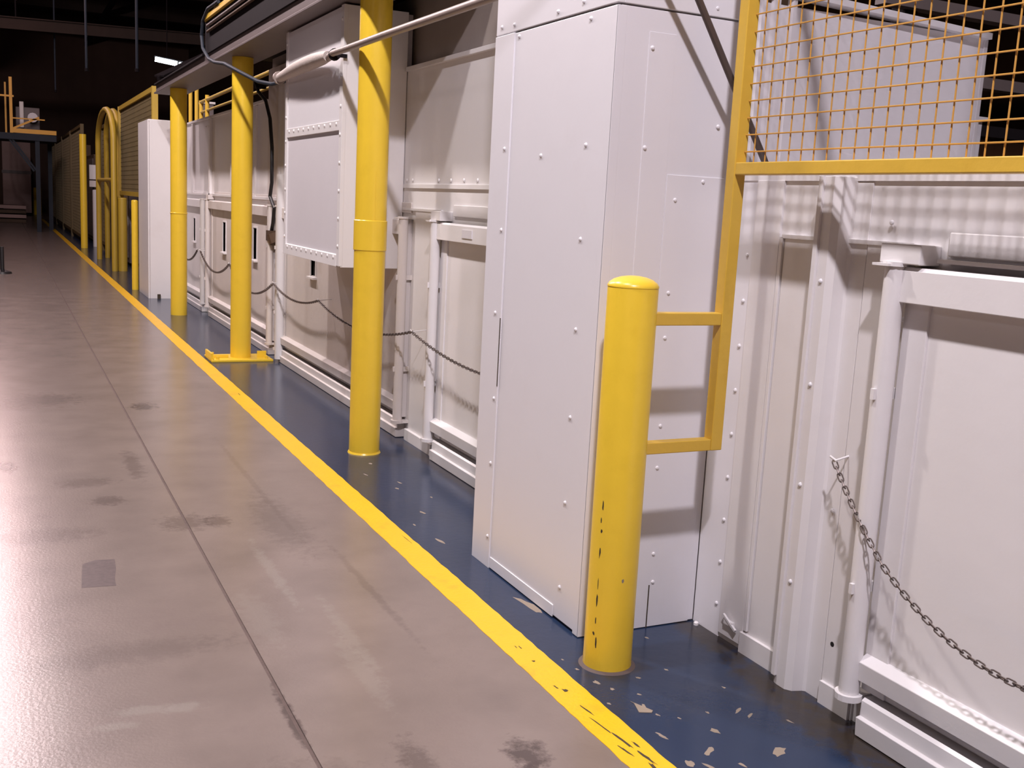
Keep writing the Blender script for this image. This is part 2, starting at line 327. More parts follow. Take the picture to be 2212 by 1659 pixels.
# ---------------- container-style doors let into the partition
def door(n, y0, y1, windows=(), mt=WHITE, rods=(True, True), lab=None):
    d = struct('door_%d' % n, loc=(WX, y1, 0))
    d['label'] = lab
    xf = WX
    part('stile', B().box(xf-.030, xf, y1-.10, y1-.015, .13, 1.26), mt, d, .002)
    part('stile', B().box(xf-.030, xf, y0+.015, y0+.10, .13, 1.26), mt, d, .002)
    # panel with openings left as recesses
    zs0, zs1 = .13, 1.26; a, b = y0+.10, y1-.10
    pb = B(); cuts = sorted(windows)
    last = a
    for (wy0, wy1, wz0, wz1) in cuts:
        pb.box(xf-.022, xf, last, wy0, zs0, zs1); pb.box(xf-.022, xf, wy0, wy1, zs0, wz0); pb.box(xf-.022, xf, wy0, wy1, wz1, zs1); last = wy1
    pb.box(xf-.022, xf, last, b, zs0, zs1)
    part('door_panel', pb, mt, d)
    for (wy0, wy1, wz0, wz1) in cuts:
        wb = B(); t = .016
        wb.box(xf-.030, xf-.001, wy1, wy1+t, wz0-t, wz1+t).box(xf-.030, xf-.001, wy0-t, wy0, wz0-t, wz1+t).box(xf-.030, xf-.001, wy0, wy1, wz1, wz1+t)
        wb.prism([(xf-.055, wz0-.022), (xf-.001, wz0-.022), (xf-.001, wz0), (xf-.055, wz0-.008)], wy0-.03, wy1+.03, 'y')
        wf = part('window_frame', wb, WHITE, d)
        part('pane', B().box(xf-.004, xf-.001, wy0, wy1, wz0, wz1), GLASS, wf, label='dark recessed pane')
    yy0, yy1 = y0+.02, y1-.02
    part('header', B().prism([(xf-.066, 1.250), (xf-.066, 1.335), (xf-.056, 1.345), (xf, 1.345), (xf, 1.246)], yy0, yy1, 'y'), mt, d, .002)
    part('drip_rail', B().box(xf-.010, xf, yy0, yy1-.10, 1.380, 1.442), mt, d, .003)
    part('bottom_rail', B().prism([(xf-.060, .165), (xf-.064, .222), (xf-.030, .240), (xf, .240), (xf, .160)], yy0, yy1, 'y'), mt, d, .002)
    part('plinth', B().prism([(xf-.062, .004), (xf-.066, .060), (xf-.052, .063), (xf-.050, .108), (xf-.040, .116), (xf, .116), (xf, .004)], yy0, yy1-.02, 'y'), mt, d, .0015)
    part('cam_keeper', B().box(xf-.075, xf, y1-.09, y1+.05, 1.352, 1.405), mt, d, .003)
    for yy, on in ((y1, rods[1]), (y0, rods[0])):
        if not on: continue
        rod = part('lock_rod', B().tube([(xf-.062, yy, .118), (xf-.062, yy, 1.345)], .029, 16), mt, d, smooth=True)
        part('rod_cap', B().tube([(xf-.062, yy, 1.345), (xf-.062, yy, 1.357)], .036, 12).box(xf-.105, xf-.005, yy-.012, yy+.045, 1.345, 1.352), mt, rod)
        part('rod_collar', B().tube([(xf-.062, yy, .100), (xf-.062, yy, .118)], .040, 16).box(xf-.062, xf, yy-.03, yy+.03, .100, .116), mt, rod)
        part('rod_guide', B().box(xf-.10, xf, yy-.006, yy+.006, .42, .45).box(xf-.10, xf, yy-.006, yy+.006, .98, 1.01), mt, rod)
    return d
d1 = door(1, -1.10, 2.105, lab='white door panel at the right edge behind the slack chain')
d2 = door(2, 2.98, 5.47, rods=(False, True), lab='white door between the boxed column and the alcove corner')
d3 = door(3, 5.99, 9.13, [(8.06, 8.20, .83, .96)], WHITE2, lab='cream door below the hanging cabinet, with one small square window')
d4 = door(4, 9.46, 12.62, [(10.17, 10.32, .82, 1.12), (11.72, 11.88, .80, 1.12)], WHITE2, lab='white door with two slot windows behind the base-plate column')
d5 = door(5, 12.98, 15.9, [(13.70, 13.84, .82, 1.10)], lab='white door with one slot window, farthest along the wall')
part('maker_plate', B().box(WX-.070, WX-.066, 4.95, 5.08, 1.275, 1.318), PANEW, d2, label='small blank grey plate on the header')
part('rod_pipe', B().tube([(WX-.06, 9.06, .03), (WX-.06, 9.06, 1.62)], .042, 18), WHITE, d3, smooth=True, label='thicker white upright pipe beside the rod')
part('top_rail_ledge', B().box(WX-.05, WX, -1.0, 1.98, 1.362, 1.372), WHITE, d1)

# ================================================================ THINGS
# ---------------- boxed column (sheet-metal enclosure)
BX, BY0, BY1 = 1.75, 2.94, 3.84
t = thing('duct_enclosure', 'tall white screwed sheet-metal enclosure jutting from the wall behind the front bollard', 'enclosure', (1.99, 3.39, 0))
part('front_panel', B().box(BX, BX+.02, BY0+.01, 3.70, .012, 2.088), BOXW, t, .002)
part('side_panel', B().box(BX+.012, WX-.006, BY0, BY0+.02, .005, 2.088), BOXW, t, .002)
part('core_frame', B().box(BX+.02, WX-.006, BY0+.02, BY1-.02, 0.0, 3.2), BOXW, t)
part('upper_panel', B().box(BX-.003, BX+.02, BY0-.003, BY1, 2.094, 3.2), BOXW, t, .002)
part('upper_side_panel', B().box(BX+.02, 2.27, BY0-.004, BY0+.019, 2.094, 3.2), BOXW, t, .002)
part('corner_angle', B().box(BX-.003, BX+.002, BY0-.003, BY0+.035, .004, 2.086).box(BX-.003, BX+.030, BY0-.004, BY0+.001, .004, 2.086), BOXW, t, .001)
part('edge_flange', B().box(BX-.006, BX+.02, 3.672, BY1, 0.0, 2.090), BOXW, t, .002)
part('kick_plate', B().box(BX-.004, BX+.001, 3.125, 3.668, .006, .050), BOXW, t, .001)
part('side_strip', B().box(1.975, 2.205, BY0-.003, BY0+.002, .004, 1.58), BOXW, t, .001)
part('side_strip', B().box(1.870, 1.972, BY0-.002, BY0+.002, .004, 2.02), BOXW, t, .001)
part('slot', B().box(2.024, 2.028, BY0-.0045, BY0-.002, .0, .16), SCUFF, t)
part('slot', B().box(BX-.0075, BX-.005, 3.671, 3.675, .75, 1.02), SCUFF, t)
for y, z in [(3.157, 2.126), (3.335, 2.118), (3.68, 2.118), (3.79, 2.122), (3.108, 2.066), (3.64, 2.072), (3.71, 1.666), (3.413, 1.635), (3.092, 1.663), (3.703, 1.359), (3.09, 1.354),
             (3.084, 1.05), (3.085, .745), (3.084, .441), (3.086, .131), (3.721, 1.036), (3.695, .698), (3.696, .434), (3.692, .131)]:
    off = .006 if 3.68 <= y and z < 2.09 else (.003 if z > 2.09 else 0)
    put('screw', SCREW, (BX-off, y, z), t, RX)
for x, z in [(1.883, 1.97), (1.88, 1.659), (2.012, 1.499), (2.118, 1.564), (2.162, 1.747), (2.121, 2.12), (2.013, 1.191), (2.013, 1.039), (2.022, .734), (2.022, .586), (2.034, .274), (2.04, .17)]:
    put('screw', SCREW, (x, BY0-.002, z), t, RY)
part('back_panel', B().box(2.24, 3.352, BY0, BY0+.03, 1.592, 2.165), PANEW, t, .002)
part('back_panel_flange', B().prism([(2.24, 2.202), (3.36, 2.158), (3.36, 2.180), (2.24, 2.224)], BY0-.03, BY0+.03, 'y'), PANEW, t, .001)
part('back_panel_end', B().box(3.352, 3.372, BY0-.004, BY0+.30, 1.592, 2.160), PANEW, t, .002)
for x in (2.30, 2.36, 2.43): part('corrugation', B().prism([(x-.02, BY0), (x-.008, BY0-.016), (x+.008, BY0-.016), (x+.02, BY0)], 1.592, 2.19), PANEW, t)

# ---------------- far boxed column
t = thing('duct_enclosure', 'pink-lit white boxed column standing left of the third yellow column', 'enclosure', (2.0, 15.1, 0))
part('core_frame', B().box(1.77, WX-.003, 14.62, 15.62, 0, 2.30), WHITE, t)
part('front_panel', B().box(1.75, 1.77, 14.60, 15.63, .0, 2.32), WHITE, t, .003)
part('side_panel', B().box(1.772, WX-.004, 14.585, 14.618, .0, 2.32), WHITE, t, .003)
part('cap_sheet', B().box(1.76, WX-.004, 14.59, 15.63, 2.302, 2.325), WHITE, t, .003)
part('hinge_tab', B().box(1.86, 1.90, 14.565, 14.585, .0, .06), SCUFF, t)

# ---------------- hanging cabinet
HX, HY0, HY1, HZ0 = 1.845, 6.177, 7.56, 1.04
t = thing('hanging_cabinet', 'large white riveted cabinet hung high on the wall behind the nearest yellow column', 'cabinet', (2.04, 6.85, HZ0))
part('body', B().box(HX+.012, WX-.003, HY0+.012, HY1-.01, HZ0+.004, 2.56), WHITE, t)
part('lower_front_panel', B().box(HX, HX+.012, HY0+.05, HY1-.04, HZ0+.06, 1.872), PANEW, t, .002)
part('upper_front_panel', B().box(HX-.006, HX+.012, HY0+.05, HY1-.04, 1.862, 2.555), BOXW, t, .002)
part('side_panel', B().box(HX+.004, WX-.004, HY0, HY0+.012, HZ0, 2.56), WHITE, t, .002)
part('corner_angle', B().box(HX-.012, HX+.012, HY0-.002, HY0+.055, HZ0, 2.56), WHITE, t, .002)
part('edge_flange', B().box(HX-.012, HX+.012, HY1-.055, HY1, HZ0+.02, 2.56), WHITE, t, .002)
part('seam_strip', B().box(HX-.012, HX, HY0+.055, HY1-.055, 1.845, 1.905), WHITE, t, .002)
part('bottom_flange', B().prism([(HX-.016, HZ0-.004), (HX+.012, HZ0-.004), (HX+.012, HZ0+.075), (HX-.012, HZ0+.065)], HY0+.055, HY1, 'y'), WHITE, t, .001)
part('bottom_sheet', B().box(HX, WX-.004, HY0, HY1, HZ0-.006, HZ0+.003), WHITE, t, .001)
for k in range(10): put('screw', SCREWB, (HX-.012, HY0+.11+k*.128, 1.885), t, RX)
for k in range(10): put('screw', SCREWB, (HX-.013, HY0+.11+k*.128, HZ0+.05), t, RX)
for k in range(9): put('screw', SCREWB, (HX-.012, HY0+.028, HZ0+.12+k*.165), t, RX)
for k in range(9): put('screw', SCREWB, (HX-.012, HY1-.028, HZ0+.12+k*.165), t, RX)
# pipe along cabinet and alcove
t = thing('pipe_run', 'grey pipe running across the cabinet top and past the nearest yellow column', 'pipe', (1.76, 5.7, 2.26))
pp = [(1.80-.03*math.sin((7.6-y)), y, 2.262+.012*math.sin(y*2.1)) for y in [7.62, 7.4, 7.2, 7.0, 6.8, 6.6, 6.4, 6.28]]
part('wrapped_pipe', B().tube(pp, [.030, .036, .042, .045, .046, .045, .040, .03], 14), PIPEW, t, smooth=True, label='thicker cloth-wrapped pale length')
part('thin_pipe', B().tube([(1.775, 6.30, 2.262), (1.757, 6.12, 2.270), (1.75, 5.8, 2.262), (1.755, 5.2, 2.262), (1.76, 4.5, 2.258), (1.765, 3.85, 2.255)], .019, 12), PIPEG, t, smooth=True)
part('pipe_clip', B().tube([(1.775, 6.17, 2.265), (1.775, 6.14, 2.268)], .034, 12).box(1.775, 1.85, 6.15, 6.17, 2.255, 2.275), DARK, t, smooth=True)
part('pipe_clip', B().tube([(1.80, 7.60, 2.26), (1.80, 7.63, 2.26)], .045, 12).box(1.80, 1.845, 7.60, 7.62, 2.25, 2.27), PIPEG, t, smooth=True)

# ---------------- columns
def column(y, x, r, h, lab, sleeve=None, z0=0, grp='round yellow columns carrying the overhead beam'):
    t = thing('support_column', lab, 'column', (x, y, 0), grp)
    part('shaft', B().lathe(x, y, [(r, z0), (r, h)], 48), YEL, t, smooth=True)
    if sleeve:
        part('sleeve', B().lathe(x, y, [(r+.001, sleeve[0]), (r+.005, sleeve[0]+.004), (r+.005, sleeve[1]-.004), (r+.001, sleeve[1])], 48), YEL, t, smooth=True)
    return t
c = column(5.695, 1.870, .088, 2.57, 'nearest yellow column, with a sleeve at mid height, before the hanging cabinet', (1.165, 1.335))
part('weld_bead', B().box(1.865, 1.872, 5.605, 5.609, 1.34, 1.60), YEL, c)
part('caulk_ring', B().lathe(1.870, 5.695, [(.096, 0), (.091, .010)], 40), YEL, c, smooth=True)
c = column(9.275, 1.882, .088, 2.57, 'yellow column on a flat bolted base plate, second from the front bollard', None, .02)
part('base_plate', B().box(1.60, 2.13, 9.09, 9.45, .001, .020), YEL, c, .003)
part('plate_upstand', B().box(1.60, 1.618, 9.12, 9.40, .02, .075).box(1.618, 1.77, 9.235, 9.25, .02, .045).box(2.02, 2.10, 9.235, 9.25, .02, .075), YEL, c, .002)
for x, y in ((1.66, 9.14), (2.08, 9.14), (1.66, 9.40), (2.08, 9.40)): part('anchor_bolt', B().tube([(x, y, .02), (x, y, .045)], .014, 6), YEL, c)
c = column(12.71, 1.862, .092, 2.57, 'third yellow column, just in front of the pink-lit boxed column', (1.17, 1.185))
column(26.25, 1.745, .075, 2.57, 'slim yellow column far down the wall, left of the arched guard rail', None)

# ---------------- overhead beam and dark conveyor housing
t = thing('overhead_beam', 'long grey steel beam running over the yellow columns', 'beam', (1.9, 10.5, 2.57))
part('bottom_flange', B().box(1.72, 2.06, 5.0, 13.7, 2.572, 2.590), MAUVE, t, .003)
part('web', B().box(1.745, 2.03, 5.0, 13.7, 2.590, 2.672), MAUVE, t)
part('top_flange', B().box(1.72, 2.06, 10.3, 13.7, 2.672, 2.690), DARK, t, .003)
t = thing('conveyor_housing', 'dark overhead conveyor housing with yellow top edge, above the nearer columns', 'housing', (2.2, 7.7, 2.672))
part('side_panel', B().box(1.730, 1.76, 5.0, 10.2, 2.674, 2.955), DARK, t)
part('casing', B().box(1.76, 2.60, 5.0, 10.2, 2.674, 2.95), DARK, t)
part('top_rail', B().box(1.705, 1.76, 5.0, 10.2, 2.957, 3.00), YELF, t, .002, label='yellow top rail')
part('side_conduit', B().tube([(1.715, 5.0, 2.90), (1.715, 10.0, 2.90)], .014, 10), MAUVE, t, smooth=True)
part('side_conduit', B().tube([(1.715, 5.0, 2.85), (1.715, 10.0, 2.85)], .012, 10), BROWN, t, smooth=True)

# ---------------- hoses and cables on the wall
t = thing('hose_loop', 'blue-black hose drooping round the end of the dark overhead housing', 'hose', (1.72, 10.1, 2.6))
part('hose', B().tube([(1.70, 9.4, 3.02), (1.70, 9.9, 3.03), (1.70, 10.15, 2.96), (1.70, 10.22, 2.84), (1.70, 10.15, 2.72), (1.70, 9.85, 2.60), (1.69, 9.5, 2.535), (1.68, 9.0, 2.475),
                       (1.72, 8.55, 2.37), (1.80, 8.3, 2.29), (1.86, 8.1, 2.26), (1.93, 7.95, 2.28), (1.96, 7.9, 2.34), (1.97, 7.88, 2.57)], .015, 10), BLUEP, t, smooth=True)
t = thing('wall_cable', 'dark cable hanging down the shaded wall strip left of the hanging cabinet', 'cable', (2.15, 9.35, 1.1))
part('cable', B().tube([(2.14, 10.0, 2.46), (2.13, 9.8, 2.35), (2.14, 9.55, 2.26), (2.15, 9.42, 2.10), (2.15, 9.33, 1.85), (2.15, 9.32, 1.55), (2.15, 9.38, 1.43), (2.16, 9.26, 1.33), (2.16, 9.30, 1.20), (2.17, 9.42, 1.10)], .016, 8), BLACKR, t, smooth=True)
part('end_coupling', B().tube([(2.17, 9.36, 1.10), (2.19, 9.33, 1.02)], .05, 10).box(2.14, WX-.001, 9.32, 9.48, 1.04, 1.13), BROWN, t, smooth=True)
part('clamp', B().box(2.13, WX-.001, 9.95, 10.02, 2.40, 2.47), DARK, t)

# ---------------- front bollard
t = thing('bollard', 'large domed yellow bollard in front, with black scuffs down its side', 'bollard', (1.740, 2.728, 0))
part('post', B().lathe(1.740, 2.728, [(.0790, 0.0), (.0790, .02), (.0785, .05), (.0785, 1.226), (.0775, 1.229)], 64), YEL, t, smooth=True)
part('dome_cap', B().lathe(1.740, 2.728, [(.0795, 1.227), (.0795, 1.231), (.074, 1.240), (.060, 1.2500), (.040, 1.2570), (.018, 1.2605), (.003, 1.261)], 64), YEL, t, smooth=True)
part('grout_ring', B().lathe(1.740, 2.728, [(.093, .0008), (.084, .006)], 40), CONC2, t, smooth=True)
def scuff_on(cx, cy, r, ang, z, w, h):
    """a sliver of worn paint lying on the round post"""
    b = B(); k = 7; P = []
    for i in range(k):
        a = 2*math.pi*i/k; q = 1-random.uniform(0, .5); P.append((ang+w/r*q*math.cos(a), z+h*q*math.sin(a)))
    n = 0
    for rr_ in (r+.0004, r-.001):
        b.v += [(cx+rr_*math.cos(a), cy+rr_*math.sin(a), zz) for a, zz in P]
    b.f = [tuple(range(k)), tuple(range(k, 2*k))[::-1]] + [(i, (i+1) % k, k+(i+1) % k, k+i) for i in range(k)]
    return b
A0 = math.atan2(-2.728, -1.74)
for da, z, ww, hh in [(-.62, .545, .004, .020), (-.60, .465, .005, .010), (-.66, .50, .003, .012), (-.62, .395, .004, .022), (-.60, .29, .002, .03), (-.60, .235, .005, .024), (-.60, .17, .003, .014),
                      (-.66, .125, .006, .008), (-.52, .10, .004, .03)]:
    part('scuff_mark', scuff_on(1.740, 2.728, .0786, A0+da, z, ww, hh), SCUFF, t)
part('scuff_mark', scuff_on(1.740, 2.728, .0786, A0+.42, .31, .005, .009), CHIP, t)

# ---------------- mesh fence over the low roof
P0, P1 = 2.062, 2.105
t = thing('mesh_fence', 'yellow square-tube frame with welded wire mesh, bracketed to the front bollard', 'fence', (2.084, 2.2, .70))
part('post', B().box(P0, P1, 2.698, 2.741, .700, 3.70), YELF, t, .003)
part('bottom_rail', B().box(P0+.002, P1+.002, 1.56, 2.699, 1.583, 1.621), YELF, t, .003)
part('top_rail', B().box(P0, P1, 1.56, 2.699, 3.66, 3.70), YELF, t, .003)
part('end_post', B().box(P0, P1, 1.522, 1.560, 1.583, 3.70), YELF, t, .003)
part('bracket_bar', B().box(1.812, P0, 2.700, 2.738, .700, .738), YELF, t, .003)
part('bracket_bar', B().box(1.812, P0, 2.700, 2.738, 1.110, 1.150), YELF, t, .003)
part('shadow_brace', B().beam((2.084, 2.69, 3.05), (2.084, 1.57, 1.93), .022, .045), YELF, t)  # brace out of view, added to cast the slanting shadow on the back panel
hw = B().tube([(P1-.010, 1.56, 0), (P1-.010, 2.70, 0)], .0023, 6); vw = B().tube([(P1-.005, 0, 1.61), (P1-.005, 0, 3.67)], .0023, 6)
HW = mesh('wire', hw, WIRE, smooth=True); VW = mesh('wire', vw, WIRE, smooth=True)
for k in range(39): put('wire', HW, (0, 0, 1.655+.0513*k), t)
for k in range(21): put('wire', VW, (0, 2.658-.0536*k, 0), t)

# ---------------- slanting brace pole behind the fence
t = thing('brace_pole', 'thin dark grey pole slanting down behind the yellow fence post', 'pole', (2.335, 2.86, 1.59))
a = Vector((2.345, 2.865, 1.591)); d = Vector((1.955-2.30, 2.82-2.86, 2.11-1.64)).normalized()
part('pole', B().tube([a, a+d*2.0], .0115, 10), POLE, t, smooth=True)
part('foot_plate', B().box(2.29, 2.40, 2.83, 2.90, 1.590, 1.598), DARK, t)

# ---------------- chains
def link_mesh(L=.030, W=.0125, r=.0019, seg=5):
    pts = []; h = L/2-W/2
    for i in range(6): an = -math.pi/2+math.pi*i/5; pts.append((h+W/2*math.cos(an), W/2*math.sin(an), 0))
    for i in range(6): an = math.pi/2+math.pi*i/5; pts.append((-h+W/2*math.cos(an), W/2*math.sin(an), 0))
    b = B(); k = len(pts)
    for i in range(k):
        p = Vector(pts[i]); tt = (Vector(pts[(i+1) % k])-Vector(pts[i-1])).normalized(); nn = Vector((0, 0, 1)); bb = tt.cross(nn)
        for j in range(seg): a = 2*math.pi*j/seg; b.v.append(tuple(p+(nn*math.cos(a)+bb*math.sin(a))*r))
    for i in range(k):
        for j in range(seg):
            a = i*seg+j; c = i*seg+(j+1) % seg; i2 = (i+1) % k; b.f.append((a, c, i2*seg+(j+1) % seg, i2*seg+j))
    return b
def walk(fn, n=400):
    P = [Vector(fn(i/n)) for i in range(n+1)]; return P
def chain(lab, fn, hooks, sep, grp='slack chains strung along the white wall', pitch=.0222, L=.030, W=.0130, r=.0022):
    P = walk(fn); t = thing('chain', lab, 'chain', tuple(P[0]), grp)
    lm = link_mesh(L, W, r); LM = mesh('link', lm, CHAIN, smooth=True); one = B()
    acc = 0; nxt = pitch*.5; k = 0
    for i in range(1, len(P)):
        d = (P[i]-P[i-1]).length
        while acc+d >= nxt:
            p = P[i-1].lerp(P[i], (nxt-acc)/d); tt = (P[i]-P[i-1]).normalized()
            side = tt.cross(Vector((0, 0, 1))).normalized(); up = side.cross(tt)
            R = Matrix((tt, side, up)).transposed() @ Matrix.Rotation(math.radians(45+90*(k % 2)), 3, 'X')
            if sep:
                o = put('link', LM, p, t); o.rotation_euler = R.to_euler()
            else:
                n = len(one.v); one.v += [tuple(R@Vector(v)+p) for v in lm.v]; one.f += [tuple(q+n for q in f) for f in lm.f]
            k += 1; nxt += pitch
        acc += d
    if not sep:
        o = part('links', one, CHAIN, t, smooth=True); o['kind'] = 'stuff'
    for h in hooks:
        part('hook', B().tube([(h[0]-.004, h[1], h[2]), (WX, h[1]+.005, h[2]+.012)], .0032, 8).tube([(h[0]-.004, h[1]-.014, h[2]+.004), (h[0]-.004, h[1]+.014, h[2]+.012)], .0036, 8), WHITE, t)
    return t
def sag(y0, z0, y1, z1, s, x=2.125):
    return lambda q: (x, y0+(y1-y0)*q, z0+(z1-z0)*q-4*s*q*(1-q))
def front(q):   # parabola through measured points
    y = 2.255-(2.255-1.0)*q
    # z(2.255)=.763  z(1.886)=.474  z(1.56)=.399
    z = .763*((y-1.886)*(y-1.56))/((2.255-1.886)*(2.255-1.56)) + .474*((y-2.255)*(y-1.56))/((1.886-2.255)*(1.886-1.56)) + .399*((y-2.255)*(y-1.886))/((1.56-2.255)*(1.56-1.886))
    return (2.17-.05*min(1, q*5), y-.02*min(1, q*5), z+.004)
chain('nearest slack chain, sagging in front of the door at the right edge', front, [front(0), front(1)], True)
chain('slack chain hung between the boxed enclosure and the alcove', sag(5.62, .712, 3.90, .70, .075, 2.11), [(2.11, 5.62, .712)], False, pitch=.026, L=.034, W=.014, r=.0024)
chain('slack chain passing behind the nearest yellow column', sag(7.60, .690, 5.62, .712, .10, 2.11), [(2.11, 7.60, .69)], False, pitch=.027, L=.036, W=.015, r=.0027)
chain('slack chain across the cream door with the small window', sag(9.05, .692, 7.60, .690, .075, 2.11), [(2.11, 9.05, .692)], False, pitch=.028, L=.038, W=.016, r=.003)
chain('slack chain behind the base-plate column', sag(11.0, .72, 9.05, .692, .18, 2.11), [(2.11, 11.0, .72)], False, pitch=.03, L=.04, W=.017, r=.0034)
chain('slack chain between the base-plate column and the third column', sag(12.75, .75, 11.0, .72, .16, 2.11), [(2.11, 12.75, .75)], False, pitch=.032, L=.043, W=.018, r=.0038)
chain('farthest slack chain, right of the third column', sag(14.5, .76, 12.95, .75, .17, 2.11), [(2.11, 14.4, .76), (2.11, 12.95, .75)], False, pitch=.032, L=.043, W=.018, r=.0038)

# ---------------- guard rail standing on the partition roof
t = thing('guard_rail', 'thin yellow guard rail standing on top of the white wall behind the columns', 'railing', (2.5, 14, 2.3))
part('roof_deck', B().box(WX+.05, 3.4, 9.9, 16.0, 2.24, 2.295), BROWN, t)
for y, h in ((15.3, 2.90), (14.8, 2.90), (14.45, 2.60), (14.0, 2.64)): part('upright', B().tube([(2.40, y, 2.295), (2.40, y, h)], .026, 10), YELF, t, smooth=True)
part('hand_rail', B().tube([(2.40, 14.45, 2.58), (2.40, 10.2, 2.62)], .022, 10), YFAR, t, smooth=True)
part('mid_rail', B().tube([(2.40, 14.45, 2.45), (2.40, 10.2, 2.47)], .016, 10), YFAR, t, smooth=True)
part('upright', B().tube([(2.40, 12.2, 2.295), (2.40, 12.2, 2.60)], .022, 10), YELF, t, smooth=True)
part('upright', B().tube([(2.40, 10.2, 2.295), (2.40, 10.2, 2.62)], .022, 10), YELF, t, smooth=True)
t = thing('control_box', 'small grey box on the wall top between the second and third columns', 'box', (2.6, 15.1, 2.295))
part('body', B().box(2.5, 2.64, 14.9, 15.1, 2.295, 2.60), MAUVE, t, .005)
part('lid', B().box(2.48, 2.66, 14.88, 15.12, 2.60, 2.63), WHITE2, t, .004)

# ---------------- far bollards, arched rails, fences
def bollard(x, y, r, h, mt, lab, grp='far bollards along the wall'):
    t = thing('bollard', lab, 'bollard', (x, y, 0), grp)
    part('post', B().lathe(x, y, [(r, 0), (r, h-.02)], 28), mt, t, smooth=True)
    part('cap', B().lathe(x, y, [(r*1.01, h-.022), (r*.95, h-.008), (r*.4, h)], 28), mt, t, smooth=True)
    return t
bollard(1.722, 15.86, .046, 1.27, YEL, 'slim yellow bollard just left of the pink-lit boxed column')
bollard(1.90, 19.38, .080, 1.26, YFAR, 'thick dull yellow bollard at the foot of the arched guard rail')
bollard(2.09, 27.0, .10, 1.34, WHITE, 'white bollard between the slim far column and the arched guard rail')
bollard(1.55, 52.4, .17, 1.2, YEL, 'small yellow bollard far away by the end of the floor line')
def arch(y0, y1, x, h, r, lab):
    t = thing('arched_rail', lab, 'guard rail', (x, y0, 0), 'rounded yellow guard hoops')
    R = (y1-y0)/2; P = [(x, y0, 0), (x, y0, h-R*.35)]
    for i in range(1, 12):
        a = math.pi*i/12; P.append((x, (y0+y1)/2-R*math.cos(a), h-R*.35+R*.35*math.sin(a)))
    P += [(x, y1, h-R*.35), (x, y1, 0)]
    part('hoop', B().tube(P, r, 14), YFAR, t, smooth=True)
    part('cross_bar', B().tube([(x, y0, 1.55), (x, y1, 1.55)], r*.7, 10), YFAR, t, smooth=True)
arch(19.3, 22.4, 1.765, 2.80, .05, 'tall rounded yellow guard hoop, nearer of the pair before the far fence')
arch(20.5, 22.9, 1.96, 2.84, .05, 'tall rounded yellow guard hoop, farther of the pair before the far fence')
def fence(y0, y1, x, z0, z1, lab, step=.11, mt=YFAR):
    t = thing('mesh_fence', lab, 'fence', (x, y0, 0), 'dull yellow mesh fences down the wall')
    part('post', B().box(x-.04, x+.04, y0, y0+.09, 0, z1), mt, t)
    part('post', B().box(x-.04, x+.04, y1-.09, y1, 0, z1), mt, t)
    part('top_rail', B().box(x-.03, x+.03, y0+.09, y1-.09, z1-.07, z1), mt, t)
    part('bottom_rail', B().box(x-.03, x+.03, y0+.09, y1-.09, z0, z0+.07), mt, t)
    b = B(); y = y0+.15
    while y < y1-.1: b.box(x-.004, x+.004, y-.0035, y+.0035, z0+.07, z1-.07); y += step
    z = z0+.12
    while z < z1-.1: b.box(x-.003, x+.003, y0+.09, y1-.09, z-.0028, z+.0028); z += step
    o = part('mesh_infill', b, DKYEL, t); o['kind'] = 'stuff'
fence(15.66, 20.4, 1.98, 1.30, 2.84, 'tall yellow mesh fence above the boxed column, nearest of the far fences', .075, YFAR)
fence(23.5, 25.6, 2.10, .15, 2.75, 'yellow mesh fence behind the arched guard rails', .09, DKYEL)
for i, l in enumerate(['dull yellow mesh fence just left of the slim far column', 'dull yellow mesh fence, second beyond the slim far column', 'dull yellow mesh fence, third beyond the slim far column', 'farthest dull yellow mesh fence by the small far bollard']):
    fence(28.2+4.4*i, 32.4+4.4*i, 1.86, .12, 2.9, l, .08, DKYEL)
# grey cabinets behind the far fence
for (y0, y1, x0, h, l) in [(16.6, 18.2, 2.12, 1.62, 'grey machine cabinet behind the slim bollard beside the boxed column'), (20.6, 23.4, 2.14, 1.72, 'grey machine cabinet behind the arched guard rails'),
                       (28.5, 31.0, 2.14, 2.2, 'dim grey cabinet behind the dull yellow fence'), (34.0, 38.5, 2.14, 2.6, 'tall dim cabinet far along behind the last fences')]:
    t = thing('machine_cabinet', l, 'cabinet', (x0+.17, y0, 0))
    part('body', B().box(x0, x0+.34, y0, y1, .05, h), MAUVE if h < 2 else BROWN, t, .01)
    part('door', B().box(x0-.02, x0, y0+.1, (y0+y1)/2-.02, .15, h-.1), WHITE2 if h < 2 else MAUVE, t, .005)
    part('door', B().box(x0-.02, x0, (y0+y1)/2+.02, y1-.1, .15, h-.1), WHITE2 if h < 2 else MAUVE, t, .005)
    part('base', B().box(x0+.03, x0+.31, y0+.03, y1-.03, 0, .05), DARK, t)
t = thing('sign_board', 'small pale board on a stand above the white bollard', 'sign', (2.02, 27.5, 0))
part('stand', B().box(2.03, 2.07, 27.5, 27.54, 0, 1.5), DARK, t); part('board', B().box(1.96, 2.17, 27.46, 27.49, 1.58, 1.92), WHITE, t)
part('lower_panel', B().box(1.96, 2.15, 27.47, 27.49, 1.40, 1.55), WHITE2, t)

